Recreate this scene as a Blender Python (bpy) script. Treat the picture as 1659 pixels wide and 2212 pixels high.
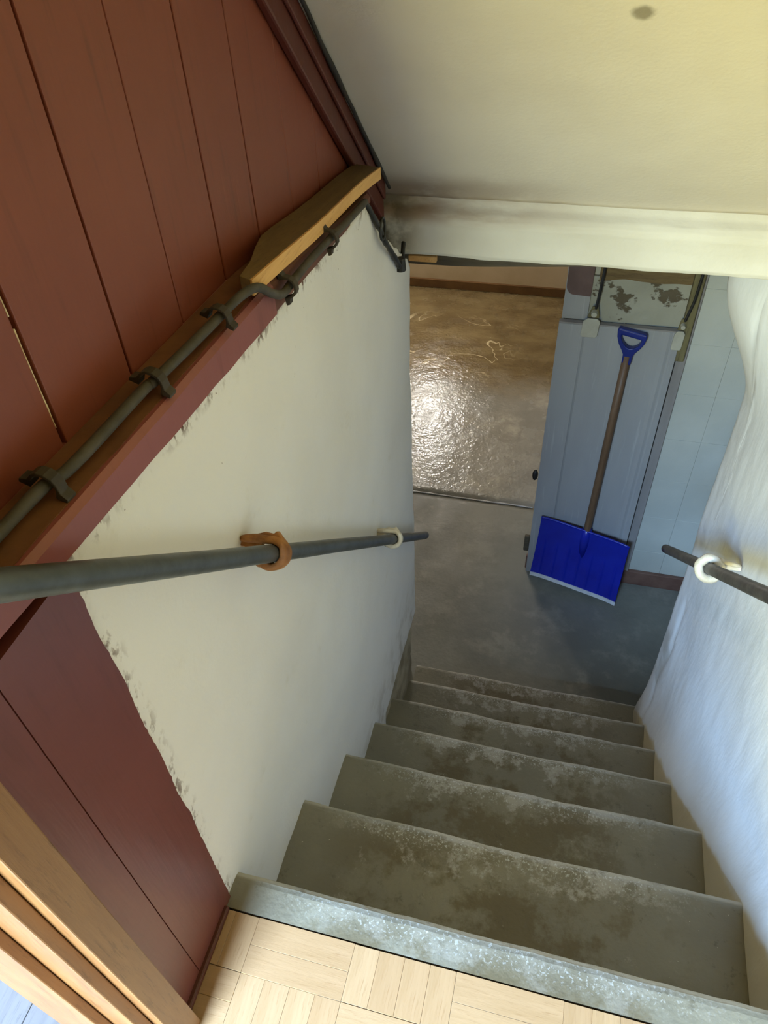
import bpy, bmesh, math, random
from mathutils import Vector, Matrix, noise as mnoise

scene = bpy.context.scene
for o in list(bpy.data.objects):
    bpy.data.objects.remove(o)
random.seed(11)
COL = scene.collection

# ------------------------------------------------------------------ camera
cam_d = bpy.data.cameras.new('camera')
cam = bpy.data.objects.new('camera', cam_d)
COL.objects.link(cam)
scene.camera = cam
cam_d.sensor_fit = 'VERTICAL'
cam_d.sensor_height = 36.0
cam_d.lens = 25.947
cam_d.clip_start = 0.01
CR = Vector((0.96790738, 0.24790684, -0.04120077))
CU = Vector((-0.14159745, 0.67342677, 0.72556636))
CF = Vector((-0.20761857, 0.69644711, -0.68691772))
CP = Vector((0.41190067, -0.40186956, 1.28507995))
M3 = Matrix((CR, CU, -CF)).transposed()
cam.matrix_world = Matrix.Translation(CP) @ M3.to_4x4()

# ------------------------------------------------------------------ world, sun, exposure
w = bpy.data.worlds.new('sky')
scene.world = w
w.use_nodes = True
w.cycles.sampling_method = 'NONE'
wb = w.node_tree.nodes['Background']
wb.inputs[0].default_value = (0.46, 0.68, 1.0, 1)
wb.inputs[1].default_value = 1.0

sun_d = bpy.data.lights.new('sun', 'SUN')
sun = bpy.data.objects.new('sun', sun_d)
COL.objects.link(sun)
sun_d.energy = 3.0
sun_d.color = (1.0, 0.93, 0.78)
sun_d.angle = 0.01
sun.rotation_euler = (math.radians(48), 0, math.radians(160))   # shines on the hillside behind the house

# opening of the glazed garden door behind the camera
WX0, WX1, WZ0, WZ1, WYB = -0.90, 0.06, 0.03, 2.15, -2.2
def window_light(name, z0, z1, power, color, tilt, spread):
    d = bpy.data.lights.new(name, 'AREA')
    o = bpy.data.objects.new(name, d)
    COL.objects.link(o)
    d.shape = 'RECTANGLE'
    d.size = WX1 - WX0
    d.size_y = z1 - z0
    d.energy = power
    d.color = color
    d.spread = math.radians(spread)
    o.location = ((WX0 + WX1) / 2, WYB + 0.02, (z0 + z1) / 2)
    t = math.radians(tilt)
    o.rotation_euler = Vector((0, math.cos(t), math.sin(t))).to_track_quat('-Z', 'Y').to_euler()
# daylight in the garden door: sky in its upper half, sunlit grass slope in its lower half
window_light('daylight_sky', 1.27, WZ1, 195.0, (0.41, 0.66, 1.0), -63, 107)
window_light('daylight_grass', WZ0 + .05, 1.25, 84.0, (1.0, 0.92, 0.26), 8, 180)

scene.view_settings.view_transform = 'Standard'
scene.view_settings.look = 'None'
scene.view_settings.exposure = 0.3
scene.view_settings.gamma = 1.0
scene.view_settings.use_curve_mapping = False
scene.cycles.use_denoising = True
scene.cycles.max_bounces = 5
scene.cycles.diffuse_bounces = 4
scene.cycles.glossy_bounces = 2
scene.cycles.transmission_bounces = 2
scene.cycles.use_adaptive_sampling = True
scene.cycles.adaptive_threshold = 0.06
scene.cycles.adaptive_min_samples = 16
scene.cycles.sample_clamp_indirect = 20.0
scene.cycles.caustics_reflective = False
scene.cycles.caustics_refractive = False

# ------------------------------------------------------------------ measures
D, H = 0.25345, 0.25726            # going and rise of a step
FL = -7 * H                        # basement floor
PB = -0.06                         # face of the red board partition

def sstep(a, b, x):
    t = max(0.0, min(1.0, (x - a) / (b - a)))
    return t * t * (3 - 2 * t)

def soffit(y):                     # height of the sloping ceiling
    return 0.684 - 0.93 * (y - 1.258)

def ledge(y):                      # top of the sill beam
    return 0.843 - 0.045 * y - 0.045 * sstep(.45, 1.0, y)

def beam_low(y):
    return 0.808 - 0.072 * y

# ------------------------------------------------------------------ material helpers
def lin(c):
    out = []
    for v in c:
        v = v / 255.0
        out.append(v / 12.92 if v <= 0.04045 else ((v + 0.055) / 1.055) ** 2.4)
    return (*out, 1)

class NB:
    def __init__(s, name):
        s.m = bpy.data.materials.new(name)
        s.m.use_nodes = True
        s.t = s.m.node_tree
        s.b = s.t.nodes['Principled BSDF']
        s.co = s.t.nodes.new('ShaderNodeTexCoord').outputs['Object']
        s._sep = None
    def put(s, sock, v):
        if hasattr(v, 'is_output'):
            s.t.links.new(v, sock)
        else:
            sock.default_value = v
    def scale(s, x, y, z):
        n = s.t.nodes.new('ShaderNodeMapping')
        s.t.links.new(s.co, n.inputs[0])
        n.inputs['Scale'].default_value = (x, y, z)
        return n.outputs[0]
    def xyz(s):
        if not s._sep:
            n = s.t.nodes.new('ShaderNodeSeparateXYZ')
            s.t.links.new(s.co, n.inputs[0])
            s._sep = n
        return s._sep.outputs
    def noise(s, sc, det=4, ro=0.55, co=None, dist=0.0):
        n = s.t.nodes.new('ShaderNodeTexNoise')
        s.t.links.new(co or s.co, n.inputs['Vector'])
        n.inputs['Scale'].default_value = sc
        n.inputs['Detail'].default_value = det
        n.inputs['Roughness'].default_value = ro
        n.inputs['Distortion'].default_value = dist
        return n.outputs[0]
    def voro(s, sc, feat='F1', co=None):
        n = s.t.nodes.new('ShaderNodeTexVoronoi')
        n.feature = feat
        s.t.links.new(co or s.co, n.inputs['Vector'])
        n.inputs['Scale'].default_value = sc
        return n.outputs['Distance']
    def wave(s, sc, dist, co, det=3, direction='X'):
        n = s.t.nodes.new('ShaderNodeTexWave')
        n.bands_direction = direction
        s.t.links.new(co, n.inputs['Vector'])
        n.inputs['Scale'].default_value = sc
        n.inputs['Distortion'].default_value = dist
        n.inputs['Detail'].default_value = det
        return n.outputs['Fac']
    def ramp(s, f, a, b, lo=0.0, hi=1.0):
        n = s.t.nodes.new('ShaderNodeMapRange')
        n.interpolation_type = 'SMOOTHSTEP'
        s.put(n.inputs[0], f)
        n.inputs[1].default_value = a
        n.inputs[2].default_value = b
        n.inputs[3].default_value = lo
        n.inputs[4].default_value = hi
        return n.outputs[0]
    def math(s, op, a, b=0.0):
        n = s.t.nodes.new('ShaderNodeMath')
        n.operation = op
        s.put(n.inputs[0], a)
        s.put(n.inputs[1], b)
        return n.outputs[0]
    def mul(s, *a):
        r = a[0]
        for b in a[1:]:
            r = s.math('MULTIPLY', r, b)
        return r
    def mix(s, f, a, b):
        n = s.t.nodes.new('ShaderNodeMix')
        n.data_type = 'RGBA'
        s.put(n.inputs[0], f)
        s.put(n.inputs[6], a)
        s.put(n.inputs[7], b)
        return n.outputs[2]
    def rand(s):
        return s.t.nodes.new('ShaderNodeObjectInfo').outputs['Random']
    def bump(s, h, st=0.3, d=0.01):
        n = s.t.nodes.new('ShaderNodeBump')
        n.inputs['Strength'].default_value = st
        n.inputs['Distance'].default_value = d
        s.t.links.new(h, n.inputs['Height'])
        s.t.links.new(n.outputs[0], s.b.inputs['Normal'])
    def out(s, col, rough=0.6, metal=0.0, spec=None, coat=None):
        s.put(s.b.inputs['Base Color'], col)
        s.put(s.b.inputs['Roughness'], rough)
        s.put(s.b.inputs['Metallic'], metal)
        if spec is not None:
            s.b.inputs['Specular IOR Level'].default_value = spec
        if coat is not None:
            s.b.inputs['Coat Weight'].default_value = coat
        return s.m

def mottled(name, c1, c2, sc=6, rough=0.6, bumps=(60, 0.2, 0.004), metal=0.0, spec=None, det=5, co=None):
    n = NB(name)
    f = n.ramp(n.noise(sc, det, 0.6, n.scale(*co) if co else None), 0.3, 0.7)
    n.bump(n.noise(bumps[0], 4), bumps[1], bumps[2])
    return n.out(n.mix(f, lin(c1), lin(c2)), rough, metal, spec)

MAT = {}

# white plaster of the left wall: paint flecks along the red beam and along the red board
n = NB('left wall plaster')
X, Y, Z = n.xyz()
base = n.mix(n.ramp(n.noise(2.2, 4), 0.35, 0.7), lin((233, 230, 230)), lin((226, 222, 220)))
base = n.mix(n.ramp(n.noise(11, 5, .65), 0.6, 0.78, 0, .25), base, lin((196, 186, 162)))
above = n.math('ADD', Z, n.mul(Y, 0.072))               # 0.808 at the beam
near_beam = n.mul(n.ramp(above, 0.782, 0.803), n.ramp(n.noise(13, 3), .4, .6))
near_board = n.mul(n.ramp(Y, -0.012, -0.048), n.ramp(n.noise(9, 3), .35, .6))
edge = n.math('MAXIMUM', near_beam, near_board)
fleck = n.mul(edge, n.ramp(n.noise(70, 3, .6, n.scale(1, 1, .6)), 0.5, 0.62))
base = n.mix(fleck, base, lin((92, 60, 44)))
speck = n.mul(n.ramp(n.noise(95, 2), 0.74, 0.77), n.ramp(above, 0.60, 0.8, 0.0, .8))
base = n.mix(speck, base, lin((90, 62, 45)))
low = n.mul(n.ramp(Z, -0.55, -0.95), n.ramp(n.noise(14, 5), 0.45, 0.65))
base = n.mix(n.mul(low, .5), base, lin((158, 146, 128)))
hgt = n.math('ADD', n.mul(n.noise(5, 3), 1.0), n.mul(n.noise(110, 3), .10))
n.bump(hgt, 0.35, 0.012)
MAT['plaster_left'] = n.out(base, 0.75, spec=.25)

# lime plaster of the right wall, bare cement below the line of the nosings
n = NB('right wall plaster')
X, Y, Z = n.xyz()
base = n.mix(n.ramp(n.noise(3, 4), .35, .7), lin((222, 223, 224)), lin((214, 215, 216)))
streak = n.noise(7, 4, .6, n.scale(1, 2.4, .7))
low = n.math('ADD', n.math('ADD', Y, Z), n.mul(n.math('SUBTRACT', n.noise(8, 4), .5), .10))
base = n.mix(n.ramp(low, -0.005, -0.035), base, lin((208, 199, 174)))
crack = n.mul(n.ramp(Y, 1.28, 1.40), n.ramp(Z, -0.75, -0.95), n.ramp(n.noise(5, 4), .42, .6))
base = n.mix(n.mul(crack, .55), base, lin((150, 146, 134)))
n.bump(n.math('ADD', n.mul(streak, 1.0), n.mul(n.noise(60, 3), .18)), 0.22, 0.010)
MAT['plaster_right'] = n.out(base, 0.7, spec=.25)

n = NB('soffit plaster')
X, Y, Z = n.xyz()
base = n.mix(n.ramp(n.noise(2.5, 4), .35, .7), lin((214, 207, 198)), lin((205, 197, 187)))
dx = n.math('SUBTRACT', X, 0.449)
dy = n.math('SUBTRACT', Y, 0.840)
rr = n.math('SQRT', n.math('ADD', n.mul(dx, dx, .45), n.mul(dy, dy)))
rr = n.math('ADD', rr, n.mul(n.math('SUBTRACT', n.noise(90, 3), .5), .006))
base = n.mix(n.ramp(rr, .014, .006, 0, .85), base, lin((128, 120, 105)))
crease = n.mul(n.ramp(Y, 1.21, 1.29), n.ramp(X, 0.50, -.05), n.ramp(n.noise(9, 4), .2, .5))  # brown dirt together with painted shadow, deepening into the crease on the left
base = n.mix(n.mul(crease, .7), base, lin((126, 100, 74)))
n.bump(n.math('ADD', n.noise(4, 3), n.mul(n.noise(130, 3), .16)), 0.3, 0.01)
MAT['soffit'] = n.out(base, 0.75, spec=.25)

n = NB('lintel plaster')
X, Y, Z = n.xyz()
base = n.mix(n.ramp(n.noise(4, 4), .35, .7), lin((214, 210, 200)), lin((205, 200, 188)))
st = n.mul(n.ramp(Z, 0.565, 0.60), n.ramp(X, .55, -.05), n.ramp(n.noise(7, 5, .6, n.scale(.5, 1, 1.6)), .30, .55))  # dirt and the crease shadow share this brown along the top left
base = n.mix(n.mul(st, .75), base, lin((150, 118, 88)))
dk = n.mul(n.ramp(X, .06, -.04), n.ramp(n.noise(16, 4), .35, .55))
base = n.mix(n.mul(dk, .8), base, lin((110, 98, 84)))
n.bump(n.math('ADD', n.noise(9, 4), n.mul(n.noise(70, 3), .2)), 0.4, 0.01)
MAT['lintel'] = n.out(base, 0.75, spec=.25)

def red_paint(name, c1, c2, rough):
    n = NB(name)
    g = n.noise(9, 3, .6, n.scale(6, 6, .5))
    f = n.mix(n.ramp(n.noise(3.0, 4), .3, .7), lin(c1), lin(c2))
    f = n.mix(n.ramp(g, .55, .8, 0, .35), f, lin((70, 30, 22)))
    n.bump(n.math('ADD', n.mul(g, .6), n.mul(n.noise(60, 3), .12)), .18, .006)
    return n.out(f, rough, spec=.5)
MAT['red_board'] = red_paint('red board paint', (128, 64, 46), (119, 57, 41), .48)
MAT['red_panel'] = red_paint('red lower panel paint', (116, 62, 58), (106, 56, 52), .36)
MAT['red_beam'] = red_paint('red beam paint', (142, 80, 76), (132, 72, 66), .40)
MAT['red_trim'] = red_paint('red trim paint', (92, 42, 32), (80, 35, 27), .5)
MAT['shaded_red_timber'] = red_paint('shaded red timber', (112, 66, 52), (88, 52, 42), .65)
MAT['ledge_dust'] = mottled('dusty ledge', (120, 78, 48), (96, 58, 36), 12, .8)

def wood(name, c1, c2, c3, axis='z', sc=1.0, rough=.45, rnd=0.0, bump=.1):
    n = NB(name)
    st = {'x': (.25, 3, 3), 'y': (3, .25, 3), 'z': (3, 3, .25)}[axis]
    co = n.scale(*[v * sc for v in st])
    g = n.noise(14, 6, .65, co, .6)
    fine = n.noise(60, 4, .7, co)
    col = n.mix(n.ramp(g, .32, .68), lin(c1), lin(c2))
    col = n.mix(n.ramp(fine, .52, .72, 0, .7), col, lin(c3))
    if rnd:
        col = n.mix(n.mul(n.rand(), rnd), col, lin(c3))
    n.bump(fine, bump, .003)
    return n.out(col, rough)
MAT['oak'] = wood('oak door frame', (146, 106, 68), (132, 92, 58), (100, 66, 38), 'z', 1.2, .38)
MAT['parquet_x'] = wood('parquet along x', (182, 150, 116), (172, 140, 105), (150, 114, 80), 'x', 1.6, .36, .3)
MAT['parquet_y'] = wood('parquet along y', (182, 150, 116), (172, 140, 105), (150, 114, 80), 'y', 1.6, .36, .3)
MAT['laminate'] = wood('pale grey laminate', (122, 121, 126), (110, 109, 115), (84, 83, 90), 'y', 1.2, .4, .3)
MAT['new_wood'] = wood('fresh softwood', (226, 178, 112), (214, 162, 96), (180, 124, 66), 'y', 1.2, .6)
MAT['old_wood_shaded'] = wood('weathered shaded softwood', (112, 88, 50), (98, 76, 42), (74, 56, 30), 'y', 1.2, .7)
MAT['dark_timber'] = wood('dark old timber', (96, 86, 68), (78, 68, 54), (52, 44, 34), 'x', 1, .75)
MAT['brown_timber'] = wood('brown timber', (126, 104, 66), (106, 84, 52), (66, 50, 32), 'x', 1, .75)
MAT['shaft_wood'] = wood('shovel shaft wood', (118, 90, 66), (102, 76, 54), (74, 52, 36), 'z', 1.5, .5)
MAT['base_brown'] = mottled('brown skirting', (124, 92, 78), (98, 66, 56), 9, .5)
MAT['dark_base'] = mottled('dark brown skirting', (110, 78, 40), (92, 62, 30), 9, .6)
MAT['leak_pale'] = mottled('pale light leak', (240, 224, 196), (206, 176, 136), 30, .7)

# painted concrete of the steps
n = NB('worn painted concrete steps')
X, Y, Z = n.xyz()
t = n.math('FRACT', n.math('DIVIDE', n.math('ADD', Y, 2.534501), D))
mid = n.mul(n.ramp(X, .02, .25), n.ramp(X, .86, .60))
nose = n.ramp(t, .55, .97)
big = n.noise(5.5, 3, .68)
col = n.mix(n.ramp(n.noise(3, 4), .35, .65), lin((134, 128, 112)), lin((122, 117, 104)))
brown = n.mul(mid, n.ramp(n.noise(6.5, 6, .7), .44, .56), n.ramp(t, 1.0, .72))
col = n.mix(n.mul(brown, .85), col, lin((98, 86, 62)))
light = n.mul(mid, n.ramp(Y, -.004, .01, .3, 1.0), n.ramp(n.math('ADD', n.noise(17, 7, .75), n.mul(nose, .17)), .60, .72))
col = n.mix(n.mul(light, .75), col, lin((176, 172, 166)))
dark = n.ramp(n.noise(30, 6, .75), .57, .70, 0, .55)
col = n.mix(dark, col, lin((84, 76, 60)))
spk = n.mul(mid, n.ramp(n.noise(190, 3, .7), .55, .64), n.ramp(t, .78, .9))
col = n.mix(n.mul(spk, n.ramp(Y, -.004, .01, .45, .8)), col, lin((206, 208, 210)))
col = n.mix(n.mul(n.ramp(t, .945, .975), n.ramp(n.noise(20, 3), .32, .5), .75), col, lin((176, 170, 156)))
grit = n.ramp(n.noise(170, 2), .76, .79)
col = n.mix(grit, col, lin((214, 208, 196)))
n.bump(n.math('ADD', n.mul(big, .7), n.mul(n.noise(90, 2), .35)), .45, .008)
MAT['step'] = n.out(col, n.ramp(big, .3, .7, .42, .65), spec=.45)

def concrete(name, c1, c2, c3, rough, brown=False):
    n = NB(name)
    X, Y, Z = n.xyz()
    col = n.mix(n.ramp(n.noise(1.6, 6, .65), .35, .65), lin(c1), lin(c2))
    col = n.mix(n.ramp(n.noise(5, 7, .7), .50, .68, 0, .7), col, lin(c3))
    col = n.mix(n.ramp(n.noise(22, 6, .7), .6, .75, 0, .4), col, tuple(v * .55 for v in lin(c1)[:3]) + (1,))
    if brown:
        far = n.ramp(n.math('ADD', Y, n.mul(n.noise(2.5, 5), .6)), 4.25, 4.75)  # far end browned: reflection of the brownish wall put into the colour
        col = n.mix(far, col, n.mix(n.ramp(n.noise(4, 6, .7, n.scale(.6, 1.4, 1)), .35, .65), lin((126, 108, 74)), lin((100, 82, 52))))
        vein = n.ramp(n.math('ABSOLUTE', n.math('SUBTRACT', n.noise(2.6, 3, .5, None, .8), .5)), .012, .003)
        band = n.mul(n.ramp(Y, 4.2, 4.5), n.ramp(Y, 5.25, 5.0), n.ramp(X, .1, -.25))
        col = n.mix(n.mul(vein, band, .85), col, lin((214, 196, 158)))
    n.bump(n.math('ADD', n.noise(11, 3, .7), n.mul(n.noise(38, 3), .5)), .55 if brown else .25, .012)
    return n.out(col, n.ramp(n.noise(6, 5), .3, .7, rough - .07, rough + .1), spec=.5)
MAT['floor_front'] = concrete('dark basement concrete', (136, 134, 124), (118, 116, 108), (152, 148, 136), .52)
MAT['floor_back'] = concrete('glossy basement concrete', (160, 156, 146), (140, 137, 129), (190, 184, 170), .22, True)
MAT['bare_stone'] = mottled('bare rubble', (188, 176, 152), (140, 128, 106), 9, .85, (25, .6, .015))
MAT['stair_core'] = mottled('stair core', (140, 130, 110), (120, 110, 92), 9, .85)

MAT['steel'] = mottled('dull grey steel', (88, 92, 95), (70, 73, 74), 25, .42, (120, .1, .002), .35)
MAT['steel_dark'] = mottled('dirty steel', (96, 92, 84), (66, 62, 58), 22, .5, (90, .25, .003), .3)
MAT['rust'] = mottled('rusty forged iron', (166, 112, 58), (120, 74, 34), 30, .75, (60, .7, .006))
MAT['white_iron'] = mottled('white painted iron', (226, 218, 204), (196, 184, 162), 28, .5, (70, .5, .005))
MAT['cable'] = mottled('dusty grey cable', (76, 70, 62), (58, 53, 46), 30, .7)
MAT['clip'] = mottled('dusty clip', (66, 58, 50), (46, 40, 35), 30, .75)
MAT['black'] = mottled('black rubber', (44, 42, 40), (28, 27, 26), 30, .5)
MAT['dark_line'] = mottled('dark sealing cord', (44, 38, 35), (32, 27, 25), 30, .7)

n = NB('blue plastic')
MAT['blue'] = n.out(n.mix(n.ramp(n.noise(7, 4), .3, .7), (0.006, 0.018, 0.36, 1), (0.005, 0.013, 0.29, 1)), .27, spec=.5)
MAT['grip_blue'] = mottled('grip blue plastic', (26, 44, 128), (22, 38, 114), 9, .4)
MAT['strip'] = mottled('pale wear strip', (226, 226, 228), (206, 206, 210), 20, .4)

n = NB('grey door paint')
X, Y, Z = n.xyz()
col = n.mix(n.ramp(n.noise(2.5, 4, .6, n.scale(1, 1, .25)), .35, .65), lin((166, 164, 162)), lin((154, 152, 152)))
col = n.mix(n.ramp(n.noise(12, 5, .6, n.scale(5, 1, .25)), .58, .72, 0, .35), col, lin((196, 195, 192)))
n.bump(n.noise(40, 4, .6, n.scale(3, 3, .4)), .15, .004)
MAT['door'] = n.out(col, .42)
n = NB('peeling white paint')
col = n.mix(n.ramp(n.noise(3, 4), .35, .65), lin((168, 164, 148)), lin((156, 152, 136)))
peel = n.mul(n.ramp(n.noise(9, 5, .65, n.scale(1, 1, 1.3)), .56, .60), 1.0)
col = n.mix(peel, col, lin((92, 80, 60)))
n.bump(n.math('SUBTRACT', n.noise(20, 4), peel), .5, .006)
MAT['peel'] = n.out(col, .6)
n = NB('painted blocks')
col = n.mix(n.ramp(n.noise(3, 4), .35, .65), lin((196, 195, 184)), lin((186, 186, 176)))
n.bump(n.math('ADD', n.noise(8, 5, .6, None, 1.0), n.mul(n.noise(60, 3), .2)), .3, .008)
MAT['block'] = n.out(col, .5)
MAT['mauve'] = mottled('mauve brown paint', (112, 88, 84), (98, 76, 72), 12, .55)
MAT['taupe'] = mottled('taupe paint', (150, 143, 139), (138, 131, 127), 6, .6, co=(3, 3, .4))
MAT['hinge_white'] = mottled('cream painted hardware', (186, 182, 166), (172, 166, 150), 14, .45)
MAT['dark_frame'] = wood('dark olive timber', (122, 112, 76), (100, 90, 60), (62, 54, 36), 'z', 1, .7)
MAT['beige_wall'] = mottled('beige basement wall', (196, 176, 144), (184, 164, 130), 4, .7)
MAT['room_wall'] = mottled('room wall paint', (164, 146, 126), (156, 138, 118), 4, .7)
MAT['basement_wall'] = mottled('basement wall', (200, 194, 180), (188, 182, 166), 4, .8)
MAT['grass'] = mottled('sunlit grass', (208, 194, 134), (192, 180, 114), .6, .9, (3, .5, .1))

# ------------------------------------------------------------------ mesh helpers
def add(name, bm, mat, parent=None, smooth=False, loc=None, bevel=0.0, seg=2):
    bmesh.ops.recalc_face_normals(bm, faces=bm.faces)
    me = bpy.data.meshes.new(name)
    bm.to_mesh(me)
    bm.free()
    me.materials.append(MAT[mat] if isinstance(mat, str) else mat)
    if smooth:
        for p in me.polygons:
            p.use_smooth = True
    o = bpy.data.objects.new(name, me)
    COL.objects.link(o)
    if loc:
        o.location = loc
    if parent:
        o.parent = parent
        pl = parent.matrix_world.translation if parent.parent is None else parent.parent.location + parent.location
        if parent.type == 'EMPTY':
            o.matrix_parent_inverse = Matrix.Translation(-parent.location)
    if bevel:
        b = o.modifiers.new('bevel', 'BEVEL')
        b.width = bevel
        b.segments = seg
        b.limit_method = 'ANGLE'
        b.angle_limit = math.radians(40)
    return o

def tag(o, label=None, cat=None, group=None, kind=None):
    if label: o['label'] = label
    if cat: o['category'] = cat
    if group: o['group'] = group
    if kind: o['kind'] = kind
    return o

def thing(name, loc, label=None, cat=None, group=None, kind=None):
    o = bpy.data.objects.new(name, None)
    COL.objects.link(o)
    o.location = loc
    o.empty_display_size = .05
    return tag(o, label, cat, group, kind)

def box(bm, x0, x1, y0, y1, z0, z1):
    v = [bm.verts.new(p) for p in ((x0,y0,z0),(x1,y0,z0),(x1,y1,z0),(x0,y1,z0),(x0,y0,z1),(x1,y0,z1),(x1,y1,z1),(x0,y1,z1))]
    for f in ((0,3,2,1),(4,5,6,7),(0,1,5,4),(1,2,6,5),(2,3,7,6),(3,0,4,7)):
        bm.faces.new([v[i] for i in f])

def boxes(*bs):
    bm = bmesh.new()
    for b in bs:
        box(bm, *b)
    return bm

def prism(pts, a0, a1, axis):
    """polygon of 2D points extruded along axis between a0 and a1; pts in the two other axes (cyclic order x,y,z)"""
    bm = bmesh.new()
    def mk(p, a):
        if axis == 'x': return (a, p[0], p[1])
        if axis == 'y': return (p[0], a, p[1])
        return (p[0], p[1], a)
    A = [bm.verts.new(mk(p, a0)) for p in pts]
    B = [bm.verts.new(mk(p, a1)) for p in pts]
    bm.faces.new(A)
    bm.faces.new(B[::-1])
    k = len(pts)
    for i in range(k):
        bm.faces.new((A[i], B[i], B[(i+1) % k], A[(i+1) % k]))
    return bm

def slab(fn, nu, nv, back):
    """a skin fn(u, v) with u, v in 0..1, closed behind by the offset vector back"""
    bm = bmesh.new()
    F = [[bm.verts.new(fn(i / nu, j / nv)) for j in range(nv + 1)] for i in range(nu + 1)]
    for i in range(nu):
        for j in range(nv):
            bm.faces.new((F[i][j], F[i+1][j], F[i+1][j+1], F[i][j+1]))
    back = Vector(back)
    B = [[bm.verts.new(F[i][j].co + back) for j in range(nv + 1)] for i in range(nu + 1)]
    for i in range(nu):
        for j in range(nv):
            bm.faces.new((B[i][j], B[i][j+1], B[i+1][j+1], B[i+1][j]))
    for i in range(nu):
        bm.faces.new((F[i][0], B[i][0], B[i+1][0], F[i+1][0]))
        bm.faces.new((F[i][nv], F[i+1][nv], B[i+1][nv], B[i][nv]))
    for j in range(nv):
        bm.faces.new((F[0][j], F[0][j+1], B[0][j+1], B[0][j]))
        bm.faces.new((F[nu][j], B[nu][j], B[nu][j+1], F[nu][j+1]))
    return bm

def tube(pts, rad, seg=14, closed=False, bm=None, flat=None, up=None):
    """round (or flat = (half width, half thickness)) section swept along points"""
    bm = bm or bmesh.new()
    pts = [Vector(p) for p in pts]
    rings = []
    k = len(pts)
    N = None
    for i, p in enumerate(pts):
        a = pts[(i - 1) % k] if (closed or i > 0) else p
        b = pts[(i + 1) % k] if (closed or i < k - 1) else p
        T = (b - a).normalized()
        if up is not None:
            N = Vector(up)
            N = (N - T * N.dot(T)).normalized()
        elif N is None:
            N = T.orthogonal().normalized()
        else:
            N = (N - T * N.dot(T)).normalized()
        Bn = T.cross(N)
        r = rad[i] if isinstance(rad, (list, tuple)) else rad
        ring = []
        if flat:
            for su, sv in ((1,1),(-1,1),(-1,-1),(1,-1)):
                ring.append(bm.verts.new(p + N * flat[0] * su + Bn * flat[1] * sv))
        else:
            for s in range(seg):
                t = 2 * math.pi * s / seg
                ring.append(bm.verts.new(p + (N * math.cos(t) + Bn * math.sin(t)) * r))
        rings.append(ring)
    m = len(rings[0])
    for i in range(k if closed else k - 1):
        A, B = rings[i], rings[(i + 1) % k]
        for s in range(m):
            bm.faces.new((A[s], A[(s+1) % m], B[(s+1) % m], B[s]))
    if not closed:
        bm.faces.new(rings[0][::-1])
        bm.faces.new(rings[-1])
    return bm

def smoothpath(pts, sub=6):
    pts = [Vector(p) for p in pts]
    out = []
    for i in range(len(pts) - 1):
        p0 = pts[max(i-1, 0)]; p1 = pts[i]; p2 = pts[i+1]; p3 = pts[min(i+2, len(pts)-1)]
        for s in range(sub):
            t = s / sub
            out.append(.5 * ((2*p1) + (p2-p0)*t + (2*p0-5*p1+4*p2-p3)*t*t + (3*p1-p0-3*p2+p3)*t**3))
    out.append(pts[-1])
    return out

def nz(x, y, z, s=1.0):
    return mnoise.noise(Vector((x*s, y*s, z*s)))

# ------------------------------------------------------------------ shell of the house
def struct(name, bm, mat, label, parent=None, **kw):
    o = add(name, bm, mat, parent, **kw)
    if parent is None:
        tag(o, label, None, None, 'structure')
    return o

OX0, OX1, OY0, OY1, OZ1 = -2.6, 1.7, -2.3, 5.75, 2.45
struct('wall_outer_left', boxes((OX0-.15, OX0, OY0-.1, OY1+.15, FL-.1, OZ1+.1)), 'basement_wall', 'plain outer wall left of the house')
struct('wall_outer_right', boxes((OX1, OX1+.15, OY0-.1, OY1+.15, FL-.1, OZ1+.1)), 'basement_wall', 'plain outer wall right of the house')
struct('wall_garden', boxes((OX0, WX0, OY0-.1, WYB, FL-.1, OZ1+.1), (WX1, OX1, OY0-.1, WYB, FL-.1, OZ1+.1),
       (WX0, WX1, OY0-.1, WYB, WZ1, OZ1+.1), (WX0, WX1, OY0-.1, WYB, FL-.1, WZ0)), 'room_wall', 'white room wall around the garden door')
struct('ceiling_upper', boxes((OX0, OX1, OY0-.1, OY1+.15, OZ1, OZ1+.1)), 'room_wall', 'white ceiling of the upper room')
struct('wall_far', boxes((OX0, OX1, 5.66, OY1+.1, FL-.1, OZ1)), 'beige_wall', 'beige wall at the far end of the basement')
struct('ceiling_basement', boxes((OX0, OX1, 1.58, 5.66, .46, .56), (OX0, -.31, -.10, 1.58, .70, .78)), 'basement_wall', 'pale basement ceiling behind the lintel')
# outdoors behind the garden door
def hill(u, v):
    x = -22 + 44 * u
    y = -2.5 - 26 * v
    z = -.35 + 9.4 * sstep(.06, .95, v) + .25 * nz(x, y, 0, .35)
    return (x, y, z)
struct('ground_garden', slab(hill, 40, 30, (0, 0, -.5)), 'grass', 'sunlit grass slope outside the garden door', smooth=True)
gd = thing('garden_door_frame', ((WX0+WX1)/2, WYB, WZ0), 'white frame of the garden door behind the viewer', 'door frame', None, 'structure')
for x in (WX0 + .03, WX1 - .03):
    add('frame_post', boxes((x-.03, x+.03, WYB-.08, WYB-.02, WZ0, WZ1)), 'room_wall', gd)
add('frame_head', boxes((WX0+.06, WX1-.06, WYB-.08, WYB-.02, WZ1-.06, WZ1)), 'room_wall', gd)

# ------------------------------------------------------------------ upper room: floor, wall end
struct('floor_upper', boxes((OX0, OX1, OY0, -.06, -.16, -.012)), 'stair_core', 'screed below the upper floor')
struct('wall_front_left', boxes((OX0, -.075, -.20, -.10, 0, OZ1)), 'room_wall', 'wall of the upper room left of the stair door')
struct('wall_front_right', boxes((1.02, OX1, -.30, -.18, 0, OZ1), (-.07, 1.02, -.30, -.20, 1.98, OZ1)), 'room_wall', 'wall of the upper room right of the stair door')

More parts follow.
